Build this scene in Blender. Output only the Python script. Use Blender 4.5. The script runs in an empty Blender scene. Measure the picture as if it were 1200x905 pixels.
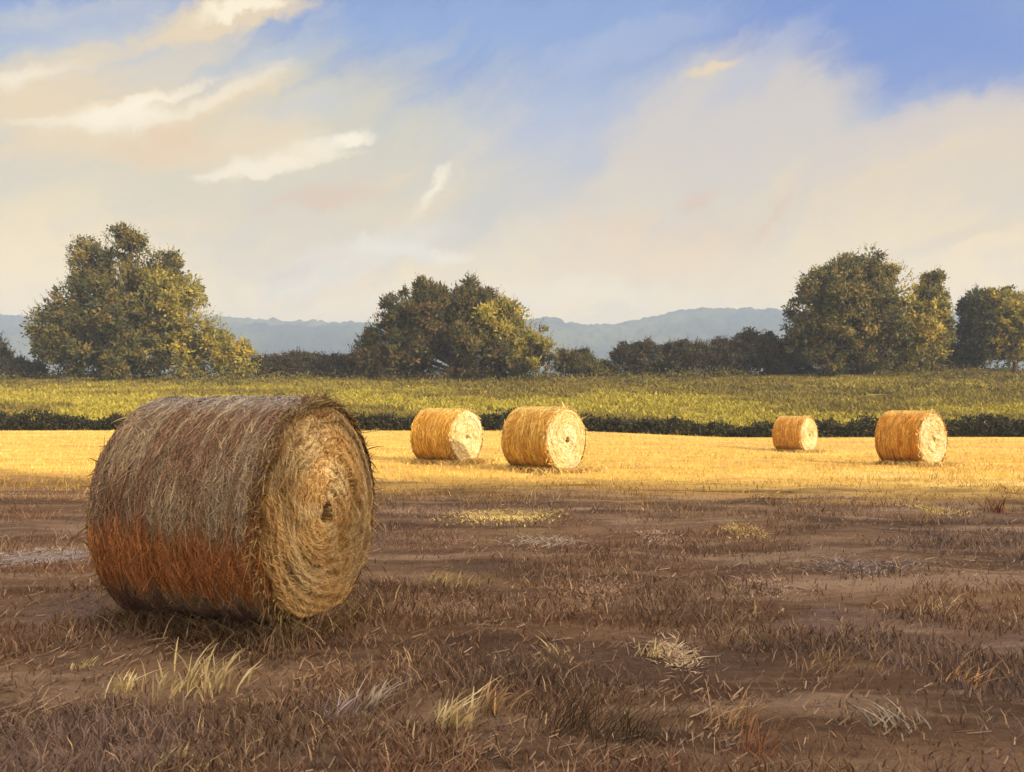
import bpy, math, random
import numpy as np
from mathutils import Vector, Matrix

# ------------------------------------------------------------------ camera, world, sun, exposure
sc = bpy.context.scene
C = sc.collection
F = 1000.0            # focal length in pixels of the 1200 px wide photograph
EYE = 1.5
HOR = 475.0           # row of the true horizon in the photograph
cam_d = bpy.data.cameras.new('camera')
cam = bpy.data.objects.new('camera', cam_d); C.objects.link(cam)
cam_d.sensor_width = 36.0
cam_d.lens = 36.0 * F / 1200.0
cam_d.clip_start = 0.05; cam_d.clip_end = 20000
cam.location = (0, 0, EYE)
cam.rotation_euler = (math.radians(90) + math.atan((HOR - 452.5) / F), 0, 0)
sc.camera = cam

SUN_ANG = math.radians(-40)      # direction towards the sun in plan, from +x
SUN_EL = math.radians(21)
sun_dir = Vector((math.cos(SUN_ANG) * math.cos(SUN_EL), math.sin(SUN_ANG) * math.cos(SUN_EL), math.sin(SUN_EL)))

sc.view_settings.view_transform = 'Standard'
sc.view_settings.look = 'None'
sc.view_settings.gamma = 1.0
sc.view_settings.use_curve_mapping = False
sc.view_settings.exposure = 0.38
sc.cycles.volume_bounces = 1

world = bpy.data.worlds.new('World'); sc.world = world; world.use_nodes = True
NT = world.node_tree; NT.nodes.clear()
def nd(tree, t, **kw):
    n = tree.nodes.new(t)
    for k, v in kw.items(): setattr(n, k, v)
    return n
def setin(tree, sock, v):
    if isinstance(v, bpy.types.NodeSocket): tree.links.new(v, sock)
    elif isinstance(v, (tuple, list)) and len(v) == 3 and sock.type == 'RGBA': sock.default_value = (*v, 1)
    else: sock.default_value = v
def mth(tree, op, a, b=None, c=None, clamp=False):
    n = nd(tree, 'ShaderNodeMath', operation=op, use_clamp=clamp)
    setin(tree, n.inputs[0], a)
    if b is not None: setin(tree, n.inputs[1], b)
    if c is not None: setin(tree, n.inputs[2], c)
    return n.outputs[0]
def mixc(tree, f, a, b, blend='MIX'):
    n = nd(tree, 'ShaderNodeMix', data_type='RGBA', blend_type=blend)
    setin(tree, n.inputs[0], f); setin(tree, n.inputs[6], a); setin(tree, n.inputs[7], b)
    return n.outputs[2]
def ramp(tree, x, a, b, smooth=True):
    n = nd(tree, 'ShaderNodeMapRange', interpolation_type='SMOOTHSTEP' if smooth else 'LINEAR', clamp=True)
    setin(tree, n.inputs[0], x); setin(tree, n.inputs[1], a); setin(tree, n.inputs[2], b)
    return n.outputs[0]
def noise(tree, vec, scale, detail=4, rough=.55, out=0, dist=0.0):
    n = nd(tree, 'ShaderNodeTexNoise'); setin(tree, n.inputs['Vector'], vec)
    n.inputs['Scale'].default_value = scale; n.inputs['Detail'].default_value = detail
    n.inputs['Roughness'].default_value = rough; n.inputs['Distortion'].default_value = dist
    return n.outputs[out]

BG = 0.10
def sky_world():
    t = NT
    tc = nd(t, 'ShaderNodeTexCoord')
    sp = nd(t, 'ShaderNodeSeparateXYZ'); t.links.new(tc.outputs['Generated'], sp.inputs[0])
    az0 = mth(t, 'ARCTAN2', sp.outputs[0], sp.outputs[1])
    el0 = mth(t, 'ARCSINE', sp.outputs[2])
    sk = nd(t, 'ShaderNodeTexSky', sky_type='NISHITA', sun_disc=False, sun_elevation=SUN_EL,
            sun_rotation=math.pi / 2 - SUN_ANG, altitude=200, air_density=1.0, dust_density=1.2, ozone_density=2.2)
    # warp of the direction by noise so that cloud edges are ragged
    wn = noise(t, tc.outputs['Generated'], 3.2, 5, .55, out=1)
    ws = nd(t, 'ShaderNodeSeparateColor'); t.links.new(wn, ws.inputs[0])
    wn2 = noise(t, tc.outputs['Generated'], 12.0, 6, .62, out=1)
    ws2 = nd(t, 'ShaderNodeSeparateColor'); t.links.new(wn2, ws2.inputs[0])
    az = mth(t, 'ADD', az0, mth(t, 'MULTIPLY', mth(t, 'SUBTRACT', ws.outputs[0], .5), .16))
    az = mth(t, 'ADD', az, mth(t, 'MULTIPLY', mth(t, 'SUBTRACT', ws2.outputs[0], .5), .05))
    el = mth(t, 'ADD', el0, mth(t, 'MULTIPLY', mth(t, 'SUBTRACT', ws.outputs[1], .5), .11))
    el = mth(t, 'ADD', el, mth(t, 'MULTIPLY', mth(t, 'SUBTRACT', ws2.outputs[1], .5), .05))
    wn3 = noise(t, tc.outputs['Generated'], 42.0, 6, .65, out=1)
    ws3 = nd(t, 'ShaderNodeSeparateColor'); t.links.new(wn3, ws3.inputs[0])
    az = mth(t, 'ADD', az, mth(t, 'MULTIPLY', mth(t, 'SUBTRACT', ws3.outputs[0], .5), .022))
    el = mth(t, 'ADD', el, mth(t, 'MULTIPLY', mth(t, 'SUBTRACT', ws3.outputs[1], .5), .018))
    # fibrous streaks drawn out along the wind (down left to up right)
    cx = nd(t, 'ShaderNodeCombineXYZ')
    a = math.radians(28)
    s1 = mth(t, 'ADD', mth(t, 'MULTIPLY', az, math.cos(a)), mth(t, 'MULTIPLY', el, math.sin(a)))
    s2 = mth(t, 'SUBTRACT', mth(t, 'MULTIPLY', el, math.cos(a)), mth(t, 'MULTIPLY', az, math.sin(a)))
    t.links.new(mth(t, 'MULTIPLY', s1, 4.0), cx.inputs[0]); t.links.new(mth(t, 'MULTIPLY', s2, 22.0), cx.inputs[1])
    fib = noise(t, cx.outputs[0], 1.0, 6, .6)
    K = 1.0 / BG
    def col(r, g, b, m=1.0):
        l = [((v / 255) / 12.92 if v / 255 <= .04045 else ((v / 255 + .055) / 1.055) ** 2.4) for v in (r, g, b)]
        return tuple(v * K * m * SKYM for v in l)
    SKYM = 2 ** -sc.view_settings.exposure
    base = mixc(t, .70, sk.outputs[0], mixc(t, ramp(t, el0, .15, .52), col(126, 162, 218), col(74, 124, 208)))
    cur = base
    def veil(cur, lo, hi, c, s, e=el):
        f = mth(t, 'MULTIPLY', mth(t, 'SUBTRACT', 1.0, ramp(t, e, lo, hi)), s)
        return mixc(t, f, cur, c)
    def blob(cur, px, py, ln, wd, ang, c, s, soft=.45, grain=.7):
        ca = math.atan((px - 600) / F); ce = math.atan((HOR - py) / F * math.cos(ca)); th = math.radians(ang)
        dx = mth(t, 'SUBTRACT', az, ca); dy = mth(t, 'SUBTRACT', el, ce)
        u = mth(t, 'ADD', mth(t, 'MULTIPLY', dx, math.cos(th) / ln * F), mth(t, 'MULTIPLY', dy, math.sin(th) / ln * F))
        v = mth(t, 'SUBTRACT', mth(t, 'MULTIPLY', dy, math.cos(th) / wd * F), mth(t, 'MULTIPLY', dx, math.sin(th) / wd * F))
        r = mth(t, 'SQRT', mth(t, 'ADD', mth(t, 'MULTIPLY', u, u), mth(t, 'MULTIPLY', v, v)))
        r = mth(t, 'ADD', r, mth(t, 'MULTIPLY', mth(t, 'SUBTRACT', fib, .5), grain * 2.0))
        f = mth(t, 'MULTIPLY', mth(t, 'SUBTRACT', 1.0, ramp(t, r, soft, 1.15)), s)
        return mixc(t, f, cur, c)
    cur = veil(cur, .22, .46, col(184, 192, 210), .55)
    # pinkish cumulus bank on the right, periwinkle veil in the middle, grey green veil on the left
    cur = blob(cur, 560, 30, 330, 60, 0, col(128, 164, 220), .6, .3)
    cur = blob(cur, 640, 150, 400, 70, 4, col(178, 188, 214), .6, .2)
    cur = blob(cur, 1040, 60, 240, 75, -6, col(70, 122, 206), .95, .45, .2)
    cur = blob(cur, 860, 225, 165, 140, 18, col(212, 200, 188), .92, .74, .25)
    cur = blob(cur, 1150, 270, 190, 125, 8, col(222, 202, 180), .95, .78, .22)
    cur = blob(cur, 200, 220, 430, 180, 10, col(212, 204, 174), .92, .45, .5)
    cur = blob(cur, 120, 60, 190, 75, 25, col(192, 197, 205), .7, .3)
    cur = veil(cur, .10, .35, col(246, 216, 152, 1.05), .92)
    cur = veil(cur, .02, .24, col(255, 217, 134, 1.62), .92)
    cr, pe, wh = col(244, 214, 160), col(240, 186, 130), col(255, 240, 208, 1.15)
    for b in [(20, 175, 120, 20, 14, col(196, 198, 196), .6, .2, 1.0), (250, 90, 150, 22, 26, col(176, 190, 212), .7, .1, 1.0), (330, 130, 90, 16, 20, col(186, 196, 210), .5, .1, 1.0), (20, 120, 120, 45, 20, cr, .75), (150, 150, 190, 42, 22, cr, .8), (30, 105, 70, 14, 30, wh, .7, .1, 1.2),
              (140, 142, 66, 24, 26, wh, .85, .15, 1.1), (60, 130, 100, 30, 20, cr, .6, .2, 1.1), (190, 185, 130, 18, 14, cr, .6, .2, 1.2), (80, 160, 60, 8, 14, wh, .5, .1, 1.0), (170, 118, 80, 8, 30, wh, .8, .2, .7), (395, 160, 28, 10, 30, wh, .9, .3, .6), (270, 205, 50, 7, 4, wh, .7, .3, .6), (200, 170, 60, 14, 12, pe, .7, .3, .7), (150, 130, 40, 10, 38, wh, .8, .3, .6), (60, 190, 120, 16, 20, cr, .6, .1, 1.2), (230, 120, 90, 14, 30, wh, .5, .1, 1.3), (110, 60, 90, 12, 32, cr, .5, .1, 1.3), (200, 165, 70, 20, 25, pe, .75), (150, 175, 95, 22, 8, cr, .55),
              (275, 8, 120, 20, 12, cr, .85), (285, 3, 60, 9, 10, wh, .8), (190, 75, 90, 24, 35, cr, .45),
              (345, 184, 66, 17, 20, wh, .85, .2, 1.05), (300, 192, 90, 26, 12, cr, .5, .1, 1.0), (430, 212, 60, 10, 12, cr, .5, .1, 1.2), (300, 200, 60, 12, 8, wh, .5), (260, 160, 90, 30, 10, cr, .6),
              (488, 220, 34, 10, 56, wh, .85, .1, 1.0), (455, 262, 70, 16, 30, cr, .5, .1, 1.2), (370, 232, 70, 13, 18, pe, .55), (370, 306, 50, 8, 22, pe, .8, .2, .6), (385, 235, 70, 8, 12, pe, .6, .2, .6),
              (420, 300, 130, 24, 22, wh, .5), (478, 290, 62, 14, -4, wh, .8, .3, .8), (300, 260, 160, 22, 12, cr, .35),
              (820, 101, 36, 9, 8, cr, .85, .3, .7), (818, 235, 36, 10, 8, pe, .8, .2, .6), (912, 250, 42, 8, 26, pe, .9, .3, .6), (900, 236, 70, 14, 26, cr, .5),
              (1000, 225, 130, 18, 14, cr, .55), (1150, 282, 95, 12, 14, cr, .9, .3, .8), (760, 290, 150, 40, 4, pe, .25),
              (1050, 180, 110, 30, 20, col(212, 196, 190), .5), (740, 60, 120, 22, 10, col(160, 176, 214), .5),
              (880, 95, 90, 30, 30, col(178, 184, 208), .6), (620, 345, 260, 22, 2, wh, .3)]:
        cur = blob(cur, *b)
    cx2 = nd(t, 'ShaderNodeCombineXYZ')
    t.links.new(mth(t, 'MULTIPLY', s1, 5.0), cx2.inputs[0]); t.links.new(mth(t, 'MULTIPLY', s2, 11.0), cx2.inputs[1]); cx2.inputs[2].default_value = 4.2
    puff = noise(t, cx2.outputs[0], 1.0, 7, .6)
    low = mth(t, 'SUBTRACT', 1.0, ramp(t, el, .18, .42))
    cur = mixc(t, mth(t, 'MULTIPLY', mth(t, 'MULTIPLY', ramp(t, puff, .52, .66), low), .38), cur, col(248, 226, 188))
    cur = mixc(t, mth(t, 'MULTIPLY', mth(t, 'MULTIPLY', ramp(t, puff, .50, .36), low), .28), cur, col(190, 190, 196))
    dp = nd(t, 'ShaderNodeVectorMath', operation='DOT_PRODUCT'); t.links.new(tc.outputs['Generated'], dp.inputs[0]); dp.inputs[1].default_value = sun_dir
    glow = mth(t, 'MULTIPLY', ramp(t, dp.outputs['Value'], .12, .97), ramp(t, sp.outputs[2], -.05, .1))
    cur = mixc(t, mth(t, 'MULTIPLY', ramp(t, el0, .60, 1.0), .8), cur, col(250, 232, 205, 1.6))  # bright cloud overhead, out of view, added to lift the shade
    cur = mixc(t, glow, cur, col(255, 224, 184, 3.6))  # warm glow round the sun, out of view, added as fill light
    bg = nd(t, 'ShaderNodeBackground'); t.links.new(cur, bg.inputs[0]); bg.inputs[1].default_value = BG
    out = nd(t, 'ShaderNodeOutputWorld'); t.links.new(bg.outputs[0], out.inputs[0])
sky_world()

sun_l = bpy.data.lights.new('sun', 'SUN'); sun_l.energy = 5.0; sun_l.angle = math.radians(.6); sun_l.color = (1.0, .82, .55)
sun = bpy.data.objects.new('sun', sun_l); C.objects.link(sun)
sun.rotation_euler = (-sun_dir).to_track_quat('-Z', 'Y').to_euler()

# ------------------------------------------------------------------ helpers
R = np.random.default_rng(7)
def hash2(ix, iy, s=0):
    h = (ix.astype(np.int64) * 374761393 + iy.astype(np.int64) * 668265263 + s * 974634777) & 0xffffffff
    h = ((h ^ (h >> 13)) * 1274126177) & 0xffffffff
    return ((h ^ (h >> 16)) & 0xffff) / 65535.0
def vnoise(x, y, s=0):
    x = np.asarray(x, float); y = np.asarray(y, float)
    ix, iy = np.floor(x), np.floor(y); fx, fy = x - ix, y - iy
    fx = fx * fx * (3 - 2 * fx); fy = fy * fy * (3 - 2 * fy)
    a, b = hash2(ix, iy, s), hash2(ix + 1, iy, s); c, d = hash2(ix, iy + 1, s), hash2(ix + 1, iy + 1, s)
    return (a + (b - a) * fx) + ((c + (d - c) * fx) - (a + (b - a) * fx)) * fy
def fbm(x, y, s=0, o=4):
    r = 0; a = .5; n = 0
    for k in range(o):
        r = r + a * vnoise(x * 2 ** k + 13.7 * k, y * 2 ** k + 7.1 * k, s + k); n += a; a *= .5
    return r / n
def S(x, a, b):
    t = np.clip((np.asarray(x, float) - a) / (b - a), 0, 1); return t * t * (3 - 2 * t)

FIELD_END = 50.0
def edge_y(x): return FIELD_END + 1.2 * (fbm(np.asarray(x, float) * .06, np.asarray(x, float) * 0 + 3.3, 5, 2) - .5) * 2
CREST = 106.0
def ground_z(x, y):
    x = np.asarray(x, float); y = np.asarray(y, float)
    z = -.40 * S(x, 2, 14) * S(y, 14, 36)
    rise = np.clip((y - 52) / (CREST - 52), 0, 1)
    z = z * (1 - S(y, 55, 80)) + 4.9 * (rise * .85 + .15 * rise * rise * (3 - 2 * rise))
    z = z + .9 * S(x, 15, 60) * S(y, 70, CREST) + .5 * (fbm(x * .06, x * 0 + 2, 23, 2) - .5) * S(y, 85, CREST)
    z = z - 4.5 * S(y, CREST + 20, 240)
    z = z + .35 * (fbm(x * .05, y * .05, 21, 2) - .5) * S(y, 60, 90)
    near = 1 - S(y, 30, 60)
    z = z + .055 * np.exp(-(((x + 1.75) / 2.2) ** 2 + ((y - 5.9) / 1.3) ** 2) ** 2)
    z = z + near * (.11 * (fbm(x * .55, y * .45, 3, 3) - .5) * S(np.hypot(x, y), 1, 4)
                    + .060 * (fbm(x * 2.0 + .4 * y, y * 1.8, 9, 3) - .5) + .022 * (fbm(x * 9, y * 9, 10, 2) - .5) * (1 - S(y, 8, 16)))
    return z
def at(px, d, py=None):
    """point on the ground at distance d along +y seen in column px, or in mid air at row py"""
    x = (px - 600) / F * d
    if py is None: return Vector((x, d, float(ground_z(x, d))))
    return Vector((x, d, EYE + (HOR - py) / F * d))

def fast_mesh(name, verts, faces4, cols=None, smooth=False):
    me = bpy.data.meshes.new(name)
    verts = np.ascontiguousarray(verts, dtype=np.float32).reshape(-1, 3); faces4 = np.ascontiguousarray(faces4, dtype=np.int32).reshape(-1, 4)
    me.vertices.add(len(verts)); me.vertices.foreach_set('co', verts.ravel())
    me.loops.add(faces4.size); me.loops.foreach_set('vertex_index', faces4.ravel())
    me.polygons.add(len(faces4)); me.polygons.foreach_set('loop_start', np.arange(0, faces4.size, 4, dtype=np.int32))
    if smooth: me.polygons.foreach_set('use_smooth', np.ones(len(faces4), dtype=bool))
    me.update(calc_edges=True)
    if cols is not None:
        ca = me.color_attributes.new('col', 'FLOAT_COLOR', 'POINT')
        c4 = np.ones((len(verts), 4), dtype=np.float32); c4[:, :3] = np.clip(cols, 0.001, .95).reshape(-1, 3)
        ca.data.foreach_set('color', c4.ravel())
    return me
def link(name, me, mat=None, parent=None):
    o = bpy.data.objects.new(name, me); C.objects.link(o)
    if mat and not me.materials: me.materials.append(mat)
    if parent is not None: o.parent = parent
    return o
def empty(name, loc, rz=0.0):
    o = bpy.data.objects.new(name, None); C.objects.link(o); o.location = loc; o.rotation_euler = (0, 0, rz)
    o.empty_display_size = .3
    return o
def tag(o, label=None, cat=None, group=None, kind=None):
    if label: o['label'] = label
    if cat: o['category'] = cat
    if group: o['group'] = group
    if kind: o['kind'] = kind
    return o
def grid_faces(nu, nv, wrap_v=False):
    i = np.arange(nu - 1)[:, None]; j = np.arange(nv if wrap_v else nv - 1)[None, :]
    j2 = (j + 1) % nv
    return np.stack([i * nv + j, (i + 1) * nv + j, (i + 1) * nv + j2, i * nv + j2], -1).reshape(-1, 4)
def ribbons(P, W, cols):
    """P (N,K,3) centre lines, W (N,K,3) half widths, cols (N,3) or (N,K,3)"""
    N, K, _ = P.shape
    v = np.stack([P - W, P + W], 2).reshape(-1, 3)
    b = (np.arange(N) * K * 2)[:, None, None]; k = (np.arange(K - 1) * 2)[None, :, None]
    f = (b + k + np.array([0, 1, 3, 2])[None, None, :]).reshape(-1, 4)
    if cols.ndim == 2: cols = np.repeat(cols[:, None, :], K, 1)
    c = np.repeat(cols[:, :, None, :], 2, 2).reshape(-1, 3)
    return v, f, c
def join_geo(parts):
    vs, fs, cs, n = [], [], [], 0
    for v, f, c in parts:
        vs.append(v); fs.append(f + n); cs.append(c); n += len(v)
    return np.concatenate(vs), np.concatenate(fs), np.concatenate(cs)
def unit(a): return a / np.maximum(np.linalg.norm(a, axis=-1, keepdims=True), 1e-9)

# ------------------------------------------------------------------ materials
def new_mat(name):
    m = bpy.data.materials.new(name); m.use_nodes = True; m.node_tree.nodes.clear(); return m, m.node_tree
def mat_attr(name, rough=.9, vary=.25, scale=6.0, transl=0.0, bump=0.0, bscale=60.0, spec=.15, sheen=0.0):
    m, t = new_mat(name)
    at_ = nd(t, 'ShaderNodeAttribute', attribute_name='col')
    tc = nd(t, 'ShaderNodeTexCoord')
    n = noise(t, tc.outputs['Object'], scale, 5)
    br = mth(t, 'ADD', 1.0 - vary, mth(t, 'MULTIPLY', n, 2 * vary))
    hs = nd(t, 'ShaderNodeHueSaturation'); t.links.new(at_.outputs['Color'], hs.inputs['Color']); t.links.new(br, hs.inputs['Value'])
    p = nd(t, 'ShaderNodeBsdfPrincipled'); t.links.new(hs.outputs[0], p.inputs['Base Color'])
    p.inputs['Roughness'].default_value = rough; p.inputs['Specular IOR Level'].default_value = spec
    if sheen: p.inputs['Sheen Weight'].default_value = sheen
    if bump:
        b = nd(t, 'ShaderNodeBump'); b.inputs['Strength'].default_value = bump; b.inputs['Distance'].default_value = .02
        t.links.new(noise(t, tc.outputs['Object'], bscale, 6, .7), b.inputs['Height']); t.links.new(b.outputs[0], p.inputs['Normal'])
    out = nd(t, 'ShaderNodeOutputMaterial')
    if transl:
        tr = nd(t, 'ShaderNodeBsdfTranslucent'); t.links.new(hs.outputs[0], tr.inputs[0])
        mx = nd(t, 'ShaderNodeMixShader'); mx.inputs[0].default_value = transl
        t.links.new(p.outputs[0], mx.inputs[1]); t.links.new(tr.outputs[0], mx.inputs[2]); t.links.new(mx.outputs[0], out.inputs[0])
    else: t.links.new(p.outputs[0], out.inputs[0])
    return m
M_leaf = mat_attr('leaf', .65, .3, 1.2, transl=.28, spec=.3)
M_bark = mat_attr('bark', .95, .35, 4, bump=.6, bscale=12)
M_straw = mat_attr('straw', .7, .2, 9, transl=.12, spec=.25)
M_hay = mat_attr('hay', .95, .35, 30, bump=1.0, bscale=90)
M_grass = mat_attr('grass_blades', .7, .25, 1.5, transl=.2)

def mat_field():
    m, t = new_mat('stubble_soil')
    tc = nd(t, 'ShaderNodeTexCoord'); g = tc.outputs['Object']
    mp = nd(t, 'ShaderNodeMapping'); t.links.new(g, mp.inputs[0]); mp.inputs['Scale'].default_value = (.45, 1.6, 1)
    mp.inputs['Rotation'].default_value = (0, 0, .12)
    n1 = noise(t, mp.outputs[0], .8, 6, .6, dist=.6)
    n2 = noise(t, mp.outputs[0], 3.0, 6, .65, dist=.4)
    n3 = noise(t, g, 26.0, 5, .7)
    n4 = noise(t, g, .16, 3)
    sp = nd(t, 'ShaderNodeSeparateXYZ'); t.links.new(g, sp.inputs[0])
    wob = mth(t, 'ADD', sp.outputs[1], mth(t, 'MULTIPLY', mth(t, 'SUBTRACT', n1, .5), 9.0))
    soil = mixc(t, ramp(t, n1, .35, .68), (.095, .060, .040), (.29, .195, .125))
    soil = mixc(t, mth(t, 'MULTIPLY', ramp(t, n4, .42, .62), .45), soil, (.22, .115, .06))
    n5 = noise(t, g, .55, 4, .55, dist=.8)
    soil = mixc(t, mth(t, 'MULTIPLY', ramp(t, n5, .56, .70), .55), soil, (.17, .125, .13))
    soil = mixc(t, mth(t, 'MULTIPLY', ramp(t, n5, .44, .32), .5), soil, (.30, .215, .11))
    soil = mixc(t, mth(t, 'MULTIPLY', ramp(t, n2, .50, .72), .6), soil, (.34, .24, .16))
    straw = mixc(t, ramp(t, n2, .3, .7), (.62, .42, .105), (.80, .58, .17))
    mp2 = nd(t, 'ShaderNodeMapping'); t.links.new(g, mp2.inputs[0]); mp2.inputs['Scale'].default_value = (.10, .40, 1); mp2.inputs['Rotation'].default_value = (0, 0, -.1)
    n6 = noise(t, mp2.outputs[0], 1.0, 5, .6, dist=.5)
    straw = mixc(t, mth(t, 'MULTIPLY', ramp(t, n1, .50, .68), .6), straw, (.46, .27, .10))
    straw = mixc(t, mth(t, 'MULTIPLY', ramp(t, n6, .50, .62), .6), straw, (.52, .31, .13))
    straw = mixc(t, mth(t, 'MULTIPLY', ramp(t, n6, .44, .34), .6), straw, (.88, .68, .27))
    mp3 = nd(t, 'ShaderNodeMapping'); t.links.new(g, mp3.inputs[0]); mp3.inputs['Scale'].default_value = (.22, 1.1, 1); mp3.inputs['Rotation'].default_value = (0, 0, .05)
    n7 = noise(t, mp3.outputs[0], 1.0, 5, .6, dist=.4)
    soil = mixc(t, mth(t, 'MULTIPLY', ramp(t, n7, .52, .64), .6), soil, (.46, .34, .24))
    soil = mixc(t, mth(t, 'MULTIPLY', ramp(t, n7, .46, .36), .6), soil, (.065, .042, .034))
    c = mixc(t, ramp(t, mth(t, 'ADD', wob, mth(t, 'MULTIPLY', sp.outputs[0], .2)), 13.5, 17.5), soil, straw)  # barer soil nearer, straw beyond; the foreground shade is painted in with it
    c = mixc(t, .55, c, mixc(t, n3, (.28, .28, .28), (1.6, 1.6, 1.6)), 'MULTIPLY')
    p = nd(t, 'ShaderNodeBsdfPrincipled'); t.links.new(c, p.inputs['Base Color']); p.inputs['Roughness'].default_value = .95
    p.inputs['Specular IOR Level'].default_value = .1
    b = nd(t, 'ShaderNodeBump'); b.inputs['Strength'].default_value = .9; b.inputs['Distance'].default_value = .04
    t.links.new(mth(t, 'ADD', n3, mth(t, 'MULTIPLY', n2, 1.2)), b.inputs['Height']); t.links.new(b.outputs[0], p.inputs['Normal'])
    out = nd(t, 'ShaderNodeOutputMaterial'); t.links.new(p.outputs[0], out.inputs[0])
    return m
def mat_meadow():
    m, t = new_mat('meadow_grass')
    tc = nd(t, 'ShaderNodeTexCoord'); g = tc.outputs['Object']
    mp = nd(t, 'ShaderNodeMapping'); t.links.new(g, mp.inputs[0]); mp.inputs['Scale'].default_value = (.25, 1.0, 1)
    n1 = noise(t, mp.outputs[0], .22, 5, .6, dist=.5); n2 = noise(t, g, 1.6, 6, .7)
    sp = nd(t, 'ShaderNodeSeparateXYZ'); t.links.new(g, sp.inputs[0])
    c = mixc(t, ramp(t, n1, .35, .65), (.19, .155, .040), (.34, .30, .05))
    c = mixc(t, mth(t, 'MULTIPLY', ramp(t, n2, .45, .75), .6), c, (.16, .11, .03))
    c = mixc(t, mth(t, 'MULTIPLY', ramp(t, sp.outputs[1], 150, 500), .8), c, (.05, .06, .03))
    p = nd(t, 'ShaderNodeBsdfPrincipled'); t.links.new(c, p.inputs['Base Color']); p.inputs['Roughness'].default_value = .95
    p.inputs['Specular IOR Level'].default_value = .1
    b = nd(t, 'ShaderNodeBump'); b.inputs['Strength'].default_value = .8; b.inputs['Distance'].default_value = .25
    t.links.new(n2, b.inputs['Height']); t.links.new(b.outputs[0], p.inputs['Normal'])
    out = nd(t, 'ShaderNodeOutputMaterial'); t.links.new(p.outputs[0], out.inputs[0])
    return m
def mat_hills():
    m, t = new_mat('wooded_hill')
    tc = nd(t, 'ShaderNodeTexCoord'); g = tc.outputs['Object']
    n1 = noise(t, g, .004, 4); n2 = noise(t, g, .05, 6, .7)
    c = mixc(t, ramp(t, n1, .40, .60), (.030, .042, .028), (.085, .095, .040))
    c = mixc(t, .6, c, mixc(t, n2, (.3, .3, .3), (1.6, 1.6, 1.6)), 'MULTIPLY')
    p = nd(t, 'ShaderNodeBsdfPrincipled'); t.links.new(c, p.inputs['Base Color']); p.inputs['Roughness'].default_value = 1
    p.inputs['Specular IOR Level'].default_value = 0
    out = nd(t, 'ShaderNodeOutputMaterial'); t.links.new(p.outputs[0], out.inputs[0])
    return m

# ------------------------------------------------------------------ ground, meadow, hills
def spaced(a, b, n0, step0, growth):
    v = [a]; s = step0
    while v[-1] < b: v.append(v[-1] + s); s *= growth
    v[-1] = b
    return np.array(v)
def sheet(name, xs, ys, yfun, mat, kind='structure'):
    X, Yt = np.meshgrid(xs, ys)            # rows along y
    Y = yfun(X, Yt)
    v = np.stack([X, Y, ground_z(X, Y)], -1).reshape(-1, 3)
    f = grid_faces(len(ys), len(xs))[:, ::-1]
    o = link(name, fast_mesh(name, v, f, smooth=True), mat); o['kind'] = kind
    return o
xp = spaced(0, 2800, 0, .05, 1.035); xs = np.concatenate([-xp[:0:-1], xp])
ys_near = np.concatenate([-spaced(-2.4, 90, 0, .08, 1.09)[::-1], spaced(2.4, FIELD_END, 0, .035, 1.012)[1:]])
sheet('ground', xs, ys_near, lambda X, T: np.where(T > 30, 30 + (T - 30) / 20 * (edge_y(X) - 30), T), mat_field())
xm = spaced(0, 2800, 0, .5, 1.03); xm = np.concatenate([-xm[:0:-1], xm])
ys_far = spaced(FIELD_END, 2700, 0, .4, 1.02)
M_meadow = mat_meadow()
sheet('meadow', xm, ys_far, lambda X, T: np.where(T < 60, edge_y(X) + (T - 50) / 10 * (60 - edge_y(X)), T), M_meadow)

def build_hills():
    prof = np.array([(-900, 372), (-300, 366), (0, 375), (45, 377), (150, 374), (250, 374), (300, 378), (360, 381), (430, 384), (530, 382),
                     (640, 378), (680, 383), (712, 386), (745, 381), (790, 371), (820, 367), (870, 366), (920, 369),
                     (1000, 370), (1110, 368), (1150, 374), (1200, 380), (1500, 372), (2100, 380)], float)
    naz, nr = 1400, 70
    px = np.linspace(-450, 1650, naz); az = np.arctan((px - 600) / F)
    top = (HOR - np.interp(px, prof[:, 0], prof[:, 1])) / F      # tan of elevation over forward distance
    r = np.concatenate([np.linspace(850, 1500, 50), np.linspace(1520, 2600, 20)])
    PX, RR = np.meshgrid(px, r); T = np.tile(top, (nr, 1))
    X = (PX - 600) / F * RR; Y = RR
    prof_r = S(RR, 850, 1500) ** .8 * (1 - .6 * S(RR, 1500, 2600))
    Z = prof_r * (T * 1500 + EYE) - 3
    Z += 9 * (fbm(X / 90, Y / 90, 31, 3) - .5) * S(RR, 850, 1000) * (1 - .8 * S(RR, 1300, 1480)) * 3
    Z += 20 * (fbm(X / 20, Y / 20, 33, 3) - .3) * S(RR, 850, 900)
    v = np.stack([X, Y, Z], -1).reshape(-1, 3)
    o = link('hills', fast_mesh('hills', v, grid_faces(nr, naz)[:, ::-1], smooth=True), mat_hills()); o['kind'] = 'structure'
build_hills()

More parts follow.
